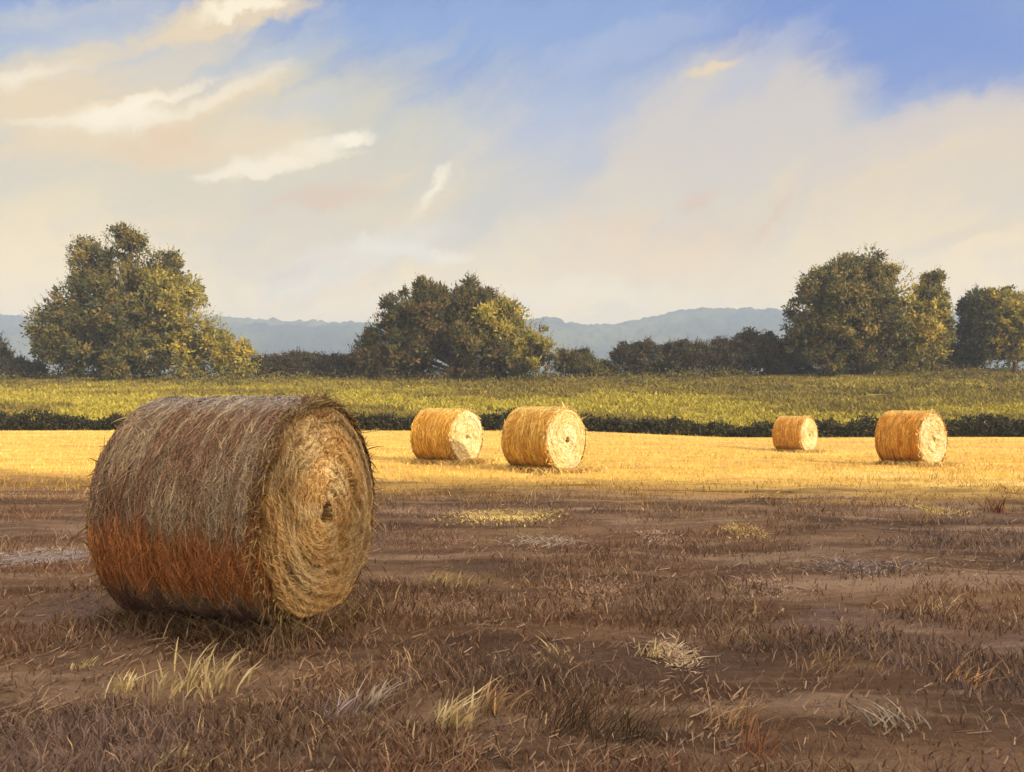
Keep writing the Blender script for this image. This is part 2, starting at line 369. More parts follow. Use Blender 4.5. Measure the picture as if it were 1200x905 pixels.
# haze: one closed box of even thin air
def build_haze():
    x, y0, y1, z0, z1 = 2900, -300, 2760, -12, 200
    v = [(-x, y0, z0), (x, y0, z0), (x, y1, z0), (-x, y1, z0), (-x, y0, z1), (x, y0, z1), (x, y1, z1), (-x, y1, z1)]
    f = [(0, 3, 2, 1), (4, 5, 6, 7), (0, 1, 5, 4), (1, 2, 6, 5), (2, 3, 7, 6), (3, 0, 4, 7)]
    me = bpy.data.meshes.new('haze'); me.from_pydata(v, [], f)
    m, t = new_mat('haze_air')
    pv = nd(t, 'ShaderNodeVolumePrincipled'); pv.inputs['Color'].default_value = (.50, .66, 1.0, 1)
    pv.inputs['Density'].default_value = .00066; pv.inputs['Anisotropy'].default_value = 0.0
    out = nd(t, 'ShaderNodeOutputMaterial'); t.links.new(pv.outputs[0], out.inputs['Volume'])
    o = link('haze', me, m); tag(o, 'thin blue air haze lying over the far hills', 'haze', kind='stuff')
build_haze()

# ------------------------------------------------------------------ trees
def tube(pts, rads, seg=8):
    pts = np.array(pts, float); K = len(pts)
    d = unit(np.gradient(pts, axis=0)); ref = np.array([.31, .92, .13])
    a = unit(np.cross(d, ref)); b = np.cross(d, a)
    th = np.linspace(0, 2 * np.pi, seg, endpoint=False)
    ring = a[:, None, :] * np.cos(th)[None, :, None] + b[:, None, :] * np.sin(th)[None, :, None]
    v = (pts[:, None, :] + ring * np.array(rads)[:, None, None]).reshape(-1, 3)
    f = grid_faces(K, seg, True)
    c = np.tile(np.array([.10, .075, .05]), (len(v), 1)) * (.8 + .4 * R.random((len(v), 1)))
    return v, f, c
def leaf_cloud(lobes, n_clump, per, clump_r, size, pal, up=.25, stretch=1.9, seed=1, gap=.35):
    """lobes: list of (cx,cy,cz, rx,ry,rz, weight); leaves in clumps spread through each lobe's volume, thin pointed leaf sprays"""
    rg = np.random.default_rng(seed)
    L = np.array([l[:6] for l in lobes], float); w = np.array([l[6] for l in lobes], float); w /= w.sum()
    which = rg.choice(len(L), n_clump, p=w)
    d = unit(rg.normal(size=(n_clump, 3)))
    rad = rg.random(n_clump) ** .34 * (.92 + .16 * rg.random(n_clump))
    cc = L[which, :3] + d * L[which, 3:6] * rad[:, None]
    keep = fbm(cc[:, 0] * .55 + 9, cc[:, 2] * .55 + cc[:, 1] * .3, seed + 4, 2) > gap * (.45 + .55 * rad)
    cc, d, which = cc[keep], d[keep], which[keep]; n = len(cc)
    ctr = np.average(L[:, :3], axis=0, weights=w)
    k = rg.integers(0, n, n * per)
    crs = clump_r * (.6 + .8 * rg.random(n))
    off = unit(rg.normal(size=(len(k), 3))) * (rg.random((len(k), 1)) ** .4) * crs[k][:, None]
    off[:, 2] *= .8
    p = cc[k] + off
    p = p
    outw = unit(unit(off) * .8 + d[k] * 1.1 + np.array([0, 0, .3]) + rg.normal(size=off.shape) * .32)
    axis = unit(unit(off) * .15 + d[k] * .35 + np.array([0, 0, up]) + rg.normal(size=off.shape) * .6)
    side = unit(np.cross(axis, outw) + 1e-6)
    s = size * (.55 + .9 * rg.random(len(k)))[:, None]
    tip = p + axis * s * stretch; mid = p + axis * s * stretch * .45
    v = np.stack([p, mid + side * s * .5, tip, mid - side * s * .5], 1).reshape(-1, 3)
    f = np.arange(len(v)).reshape(-1, 4)
    pal = np.array(pal, float)
    tint = pal[rg.choice(len(pal), n)] * (.65 + .7 * rg.random((n, 1)))
    c = tint[k] * (.86 + .28 * rg.random((len(k), 1)))
    return v, f, np.repeat(c, 4, 0)
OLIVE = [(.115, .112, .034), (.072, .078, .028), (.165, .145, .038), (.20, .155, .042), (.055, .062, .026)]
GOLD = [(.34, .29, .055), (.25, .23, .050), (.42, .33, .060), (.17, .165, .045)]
DARK = [(.050, .052, .026), (.038, .042, .024), (.070, .060, .030), (.075, .048, .030)]
BUSH = [(.075, .078, .030), (.10, .092, .034), (.052, .058, .026), (.14, .12, .038), (.13, .090, .032)]
def make_tree(name, label, cat, d, lobes_px, pal, group=None, base_px=None, n=700, per=34, cr=.85, size=.30, seed=1,
              trunk_r=.35, gap=.45, up=.25, depth=1.0, lit_lobes=(), stretch=1.9):
    """lobes_px: (px, py, rx, ry) in photograph pixels at distance d; each becomes a full ellipsoid of leaves"""
    s = d / F
    bx = base_px if base_px is not None else np.mean([l[0] for l in lobes_px])
    base = at(bx, d); base.z -= .1
    root = empty(name, base); tag(root, label, cat, group)
    rg = random.Random(seed)
    L, G = [], []
    for i, (px, py, rx, ry) in enumerate(lobes_px):
        c = at(px, d, py) - base
        dep = (rx + ry) * .5 * s * depth
        lob = (c.x, c.y + rg.uniform(-.3, .3) * dep, c.z, rx * s, dep, ry * s, rx * ry)
        (G if i in lit_lobes else L).append(lob)  # lobes on the sunward side get golden leaves: sunlight painted into the colour
    rq = np.random.default_rng(seed + 99); AL = L + G; sat = []
    for _ in range(int(len(AL) * 3.2)):
        j = rq.integers(0, len(AL)); l = AL[j]; dd = unit(rq.normal(size=3) + np.array([0, -.1, .5])); k_ = rq.uniform(.16, .34)
        c_ = np.array(l[:3]) + dd * np.array(l[3:6]) * rq.uniform(.92, 1.06); q_ = (l[3] + l[5]) * .5 * k_
        (G if l in G else L).append((c_[0], c_[1], c_[2], q_ * rq.uniform(.7, 1.1), q_, q_ * rq.uniform(.9, 1.5), l[6] * k_ * k_ * 1.5))
    n = int(n * 1.85); per = int(per * 1.25); size *= .66; cr *= .85
    parts = []
    area = sum(l[6] for l in L + G)
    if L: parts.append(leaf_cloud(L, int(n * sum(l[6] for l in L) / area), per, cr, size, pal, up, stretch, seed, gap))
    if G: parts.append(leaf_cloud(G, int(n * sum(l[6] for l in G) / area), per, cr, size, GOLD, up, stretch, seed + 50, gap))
    rs = np.random.default_rng(seed + 7); AL = np.array([l[:6] for l in L + G]); AW = np.array([l[6] for l in L + G]); AW = AW / AW.sum()
    ns = int(n * .55); wi = rs.choice(len(AL), ns, p=AW); dd = unit(rs.normal(size=(ns, 3)) + np.array([0, 0, .35])); cc_ = AL[wi, :3] + dd * AL[wi, 3:6] * .93
    ax_ = unit(dd * .8 + np.array([0, 0, up * 1.6 + .3]) + rs.normal(size=dd.shape) * .3); q = 9
    tt = np.tile(np.linspace(.1, 1, q), ns); kk = np.repeat(np.arange(ns), q); ll = (cr * (.7 + 1.3 * rs.random(ns)))[kk]
    p_ = cc_[kk] + ax_[kk] * (tt * ll)[:, None] + rs.normal(size=(ns * q, 3)) * .06
    la = unit(ax_[kk] + rs.normal(size=p_.shape) * .5); sd = unit(np.cross(la, unit(rs.normal(size=p_.shape) + dd[kk]))); s_ = size * (.9 - .45 * tt)[:, None]
    vv_ = np.stack([p_, p_ + la * s_ + sd * s_ * .4, p_ + la * s_ * 2.1, p_ + la * s_ - sd * s_ * .4], 1).reshape(-1, 3)
    gi = wi >= len(L); pc = np.where(gi[:, None], np.array(GOLD)[rs.integers(0, len(GOLD), ns)], np.array(pal)[rs.integers(0, len(pal), ns)]) * (.8 + .5 * rs.random((ns, 1)))
    parts.append((vv_, np.arange(len(vv_)).reshape(-1, 4), np.repeat(pc[kk], 4, 0)))
    v, f, c = join_geo(parts)
    low = v.reshape(-1, 4, 3)[:, :, 2].min(1) > -.3
    v = v.reshape(-1, 4, 3)[low].reshape(-1, 3); c = c.reshape(-1, 4, 3)[low].reshape(-1, 3); f = np.arange(len(v)).reshape(-1, 4)
    link('crown', fast_mesh('crown', v, f, c), M_leaf, root)
    top = max(l[2] for l in L + G)
    tp = [(0, 0, -.3), (0, 0, .2), (.1, 0, top * .35), (-.05, .1, top * .7), (.05, 0, top)]
    geo = [tube(tp, [trunk_r * 1.5, trunk_r * 1.15, trunk_r * .9, trunk_r * .5, trunk_r * .12])]
    for l in (L + G):
        z0 = min(top * .5, max(.3, l[2] * .45))
        e = np.array([l[0], l[1], l[2]]); st = np.array([0, 0, z0]); mid = st * .5 + e * .5 + np.array([0, 0, .12 * abs(e[0])])
        mid[2] = min(mid[2], e[2]); r0 = trunk_r * .45
        geo.append(tube([st, st * .7 + mid * .3, mid, e], [r0, r0 * .8, r0 * .5, r0 * .12], 6))
    v, f, c = join_geo(geo)
    link('trunk', fast_mesh('trunk', v, f, c, smooth=True), M_bark, root)
    return root

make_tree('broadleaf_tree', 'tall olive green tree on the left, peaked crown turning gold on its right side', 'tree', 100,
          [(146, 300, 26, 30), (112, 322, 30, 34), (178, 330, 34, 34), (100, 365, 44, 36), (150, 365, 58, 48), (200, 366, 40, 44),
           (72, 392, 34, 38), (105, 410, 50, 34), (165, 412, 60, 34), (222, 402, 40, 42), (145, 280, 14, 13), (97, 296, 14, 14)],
          OLIVE, base_px=150, n=1500, per=34, cr=.95, size=.33, seed=11, trunk_r=.5, lit_lobes=(5, 9))
make_tree('low_tree', 'small golden brown tree against the right flank of the tall peaked tree', 'tree', 101,
          [(258, 412, 26, 26), (282, 424, 20, 18), (240, 422, 22, 22)], GOLD, base_px=262, n=260, per=30, cr=.6, size=.26, seed=12, trunk_r=.18)
make_tree('broad_bush', 'wide domed dark bush tree in the middle, its right side fraying into golden twigs', 'tree', 98,
          [(500, 378, 34, 34), (540, 372, 40, 32), (462, 395, 34, 30), (435, 418, 24, 24), (480, 420, 44, 26), (540, 412, 58, 34),
           (585, 385, 34, 34), (615, 408, 32, 30), (590, 425, 40, 20), (518, 366, 52, 27), (560, 366, 36, 24), (632, 420, 20, 18), (480, 372, 34, 26)],
          BUSH, base_px=530, n=1450, per=32, cr=.8, size=.30, seed=13, trunk_r=.4, lit_lobes=(6, 7), up=.55, stretch=2.4)
make_tree('broadleaf_tree', 'large round topped olive tree on the right, standing beside a slim column tree', 'tree', 99,
          [(975, 342, 36, 30), (1014, 334, 40, 27), (1046, 345, 28, 34), (953, 374, 28, 34), (993, 377, 44, 40), (1040, 385, 42, 42),
           (968, 408, 38, 32), (1023, 415, 50, 24), (1074, 395, 24, 34), (948, 402, 24, 26), (1034, 322, 16, 10), (980, 324, 14, 10)],
          OLIVE + GOLD[3:] + [(.21, .17, .05)], base_px=1008, n=1450, per=34, cr=.85, size=.31, seed=14, trunk_r=.45, lit_lobes=(2, 8))
make_tree('column_tree', 'slim upright yellow green tree touching the large round tree', 'tree', 100,
          [(1095, 345, 17, 24), (1090, 375, 20, 34), (1098, 402, 20, 28)], GOLD[:2] + OLIVE[:3], base_px=1094, n=330, per=32, cr=.6,
          size=.28, seed=15, trunk_r=.2, up=.6)
make_tree('column_tree', 'narrow dark green tree near the right edge of the view', 'tree', 101,
          [(1142, 368, 15, 24), (1146, 398, 20, 30)], DARK[:2] + OLIVE[:2], base_px=1144, n=300, per=32, cr=.6, size=.28, seed=16, trunk_r=.2, up=.5)
make_tree('broadleaf_tree', 'golden yellow tree at the right edge of the view', 'tree', 100,
          [(1172, 365, 20, 24), (1198, 375, 26, 30), (1185, 400, 34, 28), (1225, 395, 30, 36)], GOLD, base_px=1190, n=520, per=32, cr=.65,
          size=.30, seed=17, trunk_r=.28)
make_tree('broadleaf_tree', 'dark tree cut off by the left edge of the view', 'tree', 104,
          [(-22, 412, 28, 26), (-8, 425, 20, 20)], DARK + OLIVE[:2], base_px=-20, n=240, per=30, cr=.7, size=.30, seed=18, trunk_r=.25)

# shrubs of the far hedge line: (px, top py, half width px, label, palette)
def shrub(px, top, hw, label, pal, seed, d=103, up=.6):
    base = 446; hw *= 1.32
    h = (base - top)
    lobes = [(px, base - h * .45, hw, h * .45), (px - hw * .4, base - h * .62, hw * .5, h * .36), (px + hw * .35, base - h * .55, hw * .55, h * .36),
             (px + hw * .1, base - h * .8, hw * .35, h * .2)]
    return make_tree('shrub', label, 'shrub', d, lobes, pal, group='shrubs along the far hedge line', base_px=px, n=int(40 + hw * 4.6), per=30, cr=.6,
                     size=.24, seed=seed, trunk_r=.12, up=up, gap=.3)
SH = [(15, 424, 26, 'dark low shrub at the far left between the edge and the tall peaked tree', DARK),
      (318, 418, 16, 'small dark shrub just right of the golden brown tree', DARK),
      (344, 414, 15, 'pointed dark shrub left of the domed bush tree, second from the golden tree', DARK),
      (372, 416, 17, 'dark shrub halfway between the golden brown tree and the domed bush tree', DARK),
      (402, 418, 18, 'dark shrub touching the left foot of the domed bush tree', DARK),
      (676, 412, 20, 'brown green shrub just right of the domed bush tree', BUSH),
      (706, 426, 14, 'low pale green shrub in the gap before the dark hedge line', OLIVE),
      (752, 402, 28, 'broad dark shrub at the left end of the dark hedge line', DARK),
      (800, 401, 22, 'upright dark shrub, second in the dark hedge line', DARK),
      (843, 400, 24, 'red tinged dark shrub, third in the dark hedge line', [(.07, .035, .022)] + DARK),
      (890, 390, 28, 'tallest dark shrub of the hedge line, beside the large round tree', DARK),
      (925, 412, 22, 'dark shrub under the left side of the large round tree', DARK + BUSH[:2]),
      (1122, 402, 18, 'grey green shrub between the slim column tree and the narrow dark tree', DARK + OLIVE[:2]),
      (1065, 424, 24, 'low brown shrub at the foot of the slim column tree', BUSH)]
for i, (px, top, hw, lab, pal) in enumerate(SH): shrub(px, top, hw, lab, pal, 100 + i)

# dark hedge that closes the stubble field
def hedge():
    rg = np.random.default_rng(77)
    n = 5200
    x = rg.uniform(-62, 62, n); z = rg.random(n) ** .7
    hh = .15 + 1.25 * fbm(x * .8, x * 0 + 1.5, 71, 3)
    y = edge_y(x) + .75 + rg.normal(size=n) * .28
    cc = np.stack([x, y, ground_z(x, y) + z * hh], -1)
    per = 15; k = np.repeat(np.arange(n), per)
    off = unit(rg.normal(size=(len(k), 3))) * (rg.random((len(k), 1)) ** .5) * .26
    outw = unit(unit(off) + rg.normal(size=off.shape) * .6 + np.array([0, 0, .2])); ax = unit(rg.normal(size=off.shape) + np.array([0, 0, .8]))
    side = unit(np.cross(ax, outw)); p = cc[k] + off; s = .09 * (.6 + .8 * rg.random((len(k), 1)))
    v = np.stack([p, p + ax * s + side * s * .6, p + ax * s * 2, p + ax * s - side * s * .6], 1).reshape(-1, 3)
    pal = np.array([(.034, .036, .015), (.022, .026, .012), (.05, .042, .018), (.028, .034, .012)])
    c = pal[rg.choice(4, n)][k] * (.7 + .6 * rg.random((len(k), 1)))
    root = empty('hedge', (0, FIELD_END + .75, 0)); tag(root, 'long low dark green hedge dividing the golden stubble from the green slope', 'hedge')
    v[:, 1] -= FIELD_END + .75
    link('foliage', fast_mesh('foliage', v, np.arange(len(v)).reshape(-1, 4), np.repeat(c, 4, 0)), M_leaf, root)
    st = []
    for xx in np.arange(-61, 61, .9):
        yy = float(edge_y(xx)) + .75; zz = float(ground_z(xx, yy)); yy -= FIELD_END + .75
        st.append(tube([(xx, yy, zz - .1), (xx + .05, yy, zz + .3), (xx - .04, yy + .05, zz + .75)], [.035, .028, .012], 5))
    v, f, c = join_geo(st); link('stems', fast_mesh('stems', v, f, c), M_bark, root)['kind'] = 'stuff'
hedge()

# grass of the green slope
def blades(n, x, y, h, w, lean, cols, rg, zoff=0.0):
    z = ground_z(x, y) + zoff
    a = rg.uniform(0, 2 * np.pi, n); t = rg.uniform(0, 2 * np.pi, n)
    side = np.stack([np.cos(a), np.sin(a), a * 0], -1) * w[:, None]
    ln = np.stack([np.cos(t), np.sin(t), t * 0], -1) * (lean * h)[:, None]
    P0 = np.stack([x, y, z - .01], -1); P1 = P0 + ln * .35 + np.array([0, 0, 1]) * (h * .6)[:, None]; P2 = P0 + ln + np.array([0, 0, 1]) * h[:, None]
    P = np.stack([P0, P1, P2], 1); W = np.stack([side, side * .8, side * .15], 1)
    return ribbons(P, W, cols)
def meadow_grass():
    rg = np.random.default_rng(5)
    n = 130000
    y = 51.6 + (CREST + 3 - 51.6) * rg.random(n) ** 1.25; x = rg.uniform(-.68, .68, n) * y
    tone = fbm(x * .075, y * .15, 41, 3); fine = fbm(x * .5, y * .6, 43, 2)
    keepp = fine > .30; x, y, tone, fine = x[keepp], y[keepp], tone[keepp], fine[keepp]; n = len(x)
    h = (.14 + .34 * fine) * (.7 + .6 * rg.random(n)); w = .05 + .06 * rg.random(n)
    light = np.array([.36, .32, .055]); olive = np.array([.19, .155, .042]); yel = np.array([.48, .40, .07])
    f = np.clip(S(tone, .42, .56) * .9 + .25 * (fine > .55) - .75 * S(y + 14 * (tone - .5) * 2, 74, 98), 0, 1)[:, None]
    cols = olive * (1 - f) + light * f
    yy = (rg.random(n) < .12)[:, None]; cols = np.where(yy & (f > .4), yel, cols) * (.88 + .24 * rg.random((n, 1)))
    v, f4, c = blades(n, x, y, h, w, .4 + .5 * rg.random(n), cols, rg)
    o = link('meadow_grass', fast_mesh('meadow_grass', v, f4, c), M_grass); tag(o, 'yellow green grass covering the slope behind the hedge', 'grass', kind='stuff')
meadow_grass()

def undergrowth():
    rg = np.random.default_rng(66)
    n = 4200
    y = rg.uniform(78, 108, n); x = rg.uniform(-.72, .72, n) * y
    m = fbm(x * .09, y * .12, 67, 3); k = m > .50 - .22 * S(y, 88, 106); x, y, m = x[k], y[k], m[k]; n = len(x)
    hh = (.25 + 1.9 * S(y, 88, 106)) * (.35 + 1.6 * (m - .3))
    lob = np.stack([x, y, ground_z(x, y) + hh * .35], -1)
    per = 22; k = np.repeat(np.arange(n), per); d = unit(rg.normal(size=(len(k), 3)))
    p = lob[k] + d * (rg.random((len(k), 1)) ** .4) * np.stack([hh * 1.5, hh * 1.2, hh * .7], -1)[k]
    outw = unit(d + rg.normal(size=d.shape) * .5 + np.array([0, 0, .3])); ax = unit(rg.normal(size=d.shape) + np.array([0, 0, .5])); side = unit(np.cross(ax, outw))
    s = .13 * (.6 + .8 * rg.random((len(k), 1)))
    v = np.stack([p, p + ax * s + side * s * .6, p + ax * s * 2, p + ax * s - side * s * .6], 1).reshape(-1, 3)
    pal = np.array([(.11, .10, .032), (.16, .14, .035), (.085, .075, .03), (.18, .13, .04), (.20, .20, .04)])
    c = pal[rg.choice(5, n)][k] * (.7 + .6 * rg.random((len(k), 1)))
    o = link('undergrowth', fast_mesh('undergrowth', v, np.arange(len(v)).reshape(-1, 4), np.repeat(c, 4, 0)), M_leaf)
    tag(o, 'low olive brown scrub along the top of the green slope', 'undergrowth', kind='stuff')
undergrowth()

# ------------------------------------------------------------------ stubble and loose straw of the field
BALES = [  # px of end centre, distance, end facing angle(deg from +x), diameter, length, px
    dict(px=379, d=5.70, ang=-18, D=1.51, L=1.25),
    dict(px=547, d=22.2, ang=-34, D=1.47, L=1.32, tint=(1.03, 1.0, .9)),
    dict(px=664, d=19.4, ang=-42, D=1.5, L=1.35),
    dict(px=948, d=33.5, ang=-46, D=1.46, L=1.2, tint=(.92, .84, .8)),
    dict(px=1093, d=22.6, ang=-54, D=1.5, L=1.22, tint=(1.05, .90, .75))]
def bale_center(b):
    a = math.radians(b['ang']); e = Vector(((b['px'] - 600) / F * b['d'], b['d'])); n = Vector((math.cos(a), math.sin(a)))
    return e - n * b['L'] * .5, a
def outside_bales(x, y):
    k = np.ones(len(x), bool)
    for b in BALES:
        c, a = bale_center(b); dx, dy = x - c.x, y - c.y
        u = dx * math.cos(a) + dy * math.sin(a); v = -dx * math.sin(a) + dy * math.cos(a)
        k &= ~((abs(u) < b['L'] / 2 - .02) & (abs(v) < b['D'] * .30))
    return k
def stubble():
    rg = np.random.default_rng(15)
    n = 190000
    y = 2.7 * (FIELD_END / 2.7) ** rg.random(n)
    x = rg.uniform(-.70, .70, n) * y
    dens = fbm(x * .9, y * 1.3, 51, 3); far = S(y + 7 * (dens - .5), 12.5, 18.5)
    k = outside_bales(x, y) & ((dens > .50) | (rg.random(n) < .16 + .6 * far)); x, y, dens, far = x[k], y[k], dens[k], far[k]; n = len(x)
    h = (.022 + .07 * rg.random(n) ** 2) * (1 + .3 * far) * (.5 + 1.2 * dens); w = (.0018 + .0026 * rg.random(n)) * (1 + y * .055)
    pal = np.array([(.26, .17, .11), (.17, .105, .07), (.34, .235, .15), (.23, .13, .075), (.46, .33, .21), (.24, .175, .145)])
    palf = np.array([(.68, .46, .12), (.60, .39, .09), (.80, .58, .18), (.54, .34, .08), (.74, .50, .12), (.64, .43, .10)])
    i = rg.choice(6, n); cols = pal[i] * (1 - far[:, None]) + palf[i] * far[:, None]; m = fbm(x * .45 + 8, y * .6, 57, 3)  # near stubble browner like the soil, foreground shade partly painted in
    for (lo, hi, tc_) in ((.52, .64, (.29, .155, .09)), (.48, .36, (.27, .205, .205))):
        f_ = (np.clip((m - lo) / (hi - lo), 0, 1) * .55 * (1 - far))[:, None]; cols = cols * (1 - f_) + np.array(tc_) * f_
    cols = cols * (.6 + .7 * fbm(x * 1.1, y * 1.5, 58, 2))[:, None] * 1.05
    cols = np.where((rg.random(n) < .045)[:, None], np.array([[.62, .46, .27]]), cols)
    cols = cols * (.7 + .6 * rg.random((n, 1)))
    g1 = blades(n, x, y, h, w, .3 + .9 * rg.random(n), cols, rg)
    # straw lying flat
    n = 30000
    y = 2.7 * (FIELD_END / 2.7) ** rg.random(n); x = rg.uniform(-.70, .70, n) * y
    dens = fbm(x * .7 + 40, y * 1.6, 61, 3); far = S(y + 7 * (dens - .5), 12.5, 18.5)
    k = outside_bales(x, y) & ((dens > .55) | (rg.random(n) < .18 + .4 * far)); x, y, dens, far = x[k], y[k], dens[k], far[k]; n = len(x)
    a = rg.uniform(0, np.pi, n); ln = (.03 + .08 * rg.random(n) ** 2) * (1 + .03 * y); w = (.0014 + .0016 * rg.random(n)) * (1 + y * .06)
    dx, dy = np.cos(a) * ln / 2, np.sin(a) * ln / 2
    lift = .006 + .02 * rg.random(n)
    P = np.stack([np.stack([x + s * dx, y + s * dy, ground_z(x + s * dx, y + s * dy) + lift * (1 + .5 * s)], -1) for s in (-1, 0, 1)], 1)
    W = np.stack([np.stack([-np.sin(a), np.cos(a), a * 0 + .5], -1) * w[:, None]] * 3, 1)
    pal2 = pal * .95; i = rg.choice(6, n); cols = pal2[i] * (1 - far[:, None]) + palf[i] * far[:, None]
    cols = cols * (.75 + .6 * rg.random((n, 1)))
    g2 = ribbons(P, W, cols)
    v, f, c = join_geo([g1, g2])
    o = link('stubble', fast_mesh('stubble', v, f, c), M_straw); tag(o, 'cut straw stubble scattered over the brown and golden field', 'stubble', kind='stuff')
stubble()

# ------------------------------------------------------------------ bales
def pal_mix(i, pal): return np.array(pal, float)[i]
def make_bale(b, label, seed, near=False):
    rg = np.random.default_rng(seed)
    D, L = b['D'], b['L']; Rr = D / 2; Wd = L / 2
    c2, a = bale_center(b)
    z0 = float(ground_z(c2.x, c2.y))
    root = empty('hay_bale', (c2.x, c2.y, z0 - .015), a); tag(root, label, 'hay bale', 'round hay bales in the stubble field')
    cz = Rr - .02
    nu, nth = (90, 420) if near else (36, 140)
    def rad(u, th):
        r = Rr * (1 + .010 * (fbm(u * 2.2 + 5, np.cos(th) * 1.3 + np.sin(th) * 1.7 + 9, seed, 3) - .5) * 2)
        r = r + .034 * (fbm(u * 9 + 3 + .25 * np.sin(th), th * 1.1, seed + 1, 3) - .5)
        r = r + .010 * (fbm(u * 46, th * 3.2, seed + 2, 2) - .5)
        edge = S(np.abs(u), Wd - .07, Wd)
        return r - .035 * edge * edge
    def flat(y, z):     # settled on the ground
        zz = np.where(z < .10, .10 - (.10 - z) * .40, z); return y * 1.0, zz
    def side_col(u, th, shape):
        zz = cz + Rr * np.sin(th)
        streak = fbm(u * 22 + 2, th * 1.3 + 3, seed + 5, 3); st2 = fbm(u * 55, th * 3 + 7, seed + 6, 2); blot = fbm(u * 2.5 + 1, th * 1.6, seed + 7, 3)
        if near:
            weath = np.array([.56, .44, .30]); brown = np.array([.43, .27, .175]); rust = np.array([.70, .31, .12]); top = np.array([.70, .64, .58]); dk = np.array([.26, .155, .165])  # rust: colour of the painted warm bounce light, top: of the painted sky light
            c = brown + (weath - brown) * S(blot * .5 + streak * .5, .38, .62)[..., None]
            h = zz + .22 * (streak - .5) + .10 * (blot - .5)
            f = (S(h, .22, .38) * (1 - S(h, .58, .80)))[..., None]; c = c * (1 - f) + rust * f  # warm bounce light painted into the hay as a low orange band
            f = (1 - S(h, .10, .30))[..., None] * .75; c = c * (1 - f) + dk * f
            f = (S(zz + .1 * (streak - .5), D * .90, D * .975))[..., None] * .85; c = c * (1 - f) + top * f  # sky light on the top of the roll painted as grey lilac
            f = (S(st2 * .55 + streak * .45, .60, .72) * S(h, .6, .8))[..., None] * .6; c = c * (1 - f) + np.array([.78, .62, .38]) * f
        else:
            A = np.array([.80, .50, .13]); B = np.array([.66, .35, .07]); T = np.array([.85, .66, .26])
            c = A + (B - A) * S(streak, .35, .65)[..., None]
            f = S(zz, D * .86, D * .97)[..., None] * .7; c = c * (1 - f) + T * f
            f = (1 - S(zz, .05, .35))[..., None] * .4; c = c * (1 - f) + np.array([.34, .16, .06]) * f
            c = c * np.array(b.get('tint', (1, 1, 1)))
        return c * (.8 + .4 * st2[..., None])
    # rolled side
    U, TH = np.meshgrid(np.linspace(-Wd, Wd, nu), np.linspace(0, 2 * np.pi, nth, endpoint=False), indexing='ij')
    THw = TH
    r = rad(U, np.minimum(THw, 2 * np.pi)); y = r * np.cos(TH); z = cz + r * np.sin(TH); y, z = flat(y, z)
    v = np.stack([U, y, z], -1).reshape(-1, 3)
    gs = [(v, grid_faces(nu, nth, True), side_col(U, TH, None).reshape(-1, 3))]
    # straw strands wrapped round the roll
    n = 26000 if near else 2600; K = 5
    u = rg.uniform(-Wd, Wd, n); t0 = rg.uniform(0, 2 * np.pi, n)
    span = (.05 + .17 * rg.random(n) ** 1.5) * (1 if near else 1.8); tilt = np.where(rg.random(n) < .10, rg.normal(size=n) * .12, rg.normal(size=n) * .03)
    s = np.linspace(-.5, .5, K)[None, :]
    TT = t0[:, None] + span[:, None] * s; UU = np.clip(u[:, None] + tilt[:, None] * s * 1.6, -Wd, Wd)
    lift = (.004 + .012 * rg.random(n))[:, None] + (.012 * rg.random(n) ** 6)[:, None] * (s * 2) ** 2
    rr = rad(UU, np.mod(TT, 2 * np.pi)) + lift; yy = rr * np.cos(TT); zz = cz + rr * np.sin(TT); yy, zz = flat(yy, zz)
    P = np.stack([UU, yy, zz], -1); w = (.0022 + .0028 * rg.random(n)) * (1 if near else 3.2)
    prof = np.array([.5, 1, 1, 1, .35])[None, :, None]
    Wv = np.stack([np.ones_like(UU), UU * 0, UU * 0], -1) * w[:, None, None] * prof
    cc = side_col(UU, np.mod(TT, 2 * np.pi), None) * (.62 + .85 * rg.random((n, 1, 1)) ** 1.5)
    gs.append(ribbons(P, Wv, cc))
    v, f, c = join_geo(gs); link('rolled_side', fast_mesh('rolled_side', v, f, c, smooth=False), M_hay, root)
    # end faces
    def end_x(rn, th, sgn):   # rn 0..1
        spiral = rn * 11 + th / (2 * np.pi) + 2.4 * fbm(rn * 4 + 3, np.cos(th) * 1.7 + np.sin(th) * 1.4 + 2, seed + 11, 3)
        ridge = np.sin(spiral * 2 * np.pi)
        x = Wd + .007 * ridge * S(rn, .06, .2) + .05 * (1 - rn ** 2) * .4 + .075 * (fbm(rn * 6 + 5, np.cos(th) * 2 + np.sin(th) * 2.7 + 6, seed + 12, 3) - .5)
        x = x - .05 * S(rn, .93, 1.0) - .20 * (1 - S(rn, .05, .10))
        return x, ridge
    def end_col(rn, th, ridge):
        n1 = fbm(rn * 26 + 2, np.cos(th) * 3 + np.sin(th) * 3.3 + 8, seed + 13, 3); n2 = fbm(rn * 3 + 2, np.cos(th) * 1.2 + np.sin(th) * 1.5 + 5, seed + 14, 2)
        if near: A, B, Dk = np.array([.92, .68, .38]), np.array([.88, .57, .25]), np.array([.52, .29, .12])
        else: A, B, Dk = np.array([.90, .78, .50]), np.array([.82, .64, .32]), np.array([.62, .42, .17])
        c = A + (B - A) * S(n2, .35, .65)[..., None]
        f = (S(-ridge * .18 + n1, .52, .80) * .75)[..., None]; c = c * (1 - f) + Dk * f
        f = ((1 - S(rn, .07, .12)) * .9)[..., None]; c = c * (1 - f) + Dk * (.4 if near else .75) * f
        return c
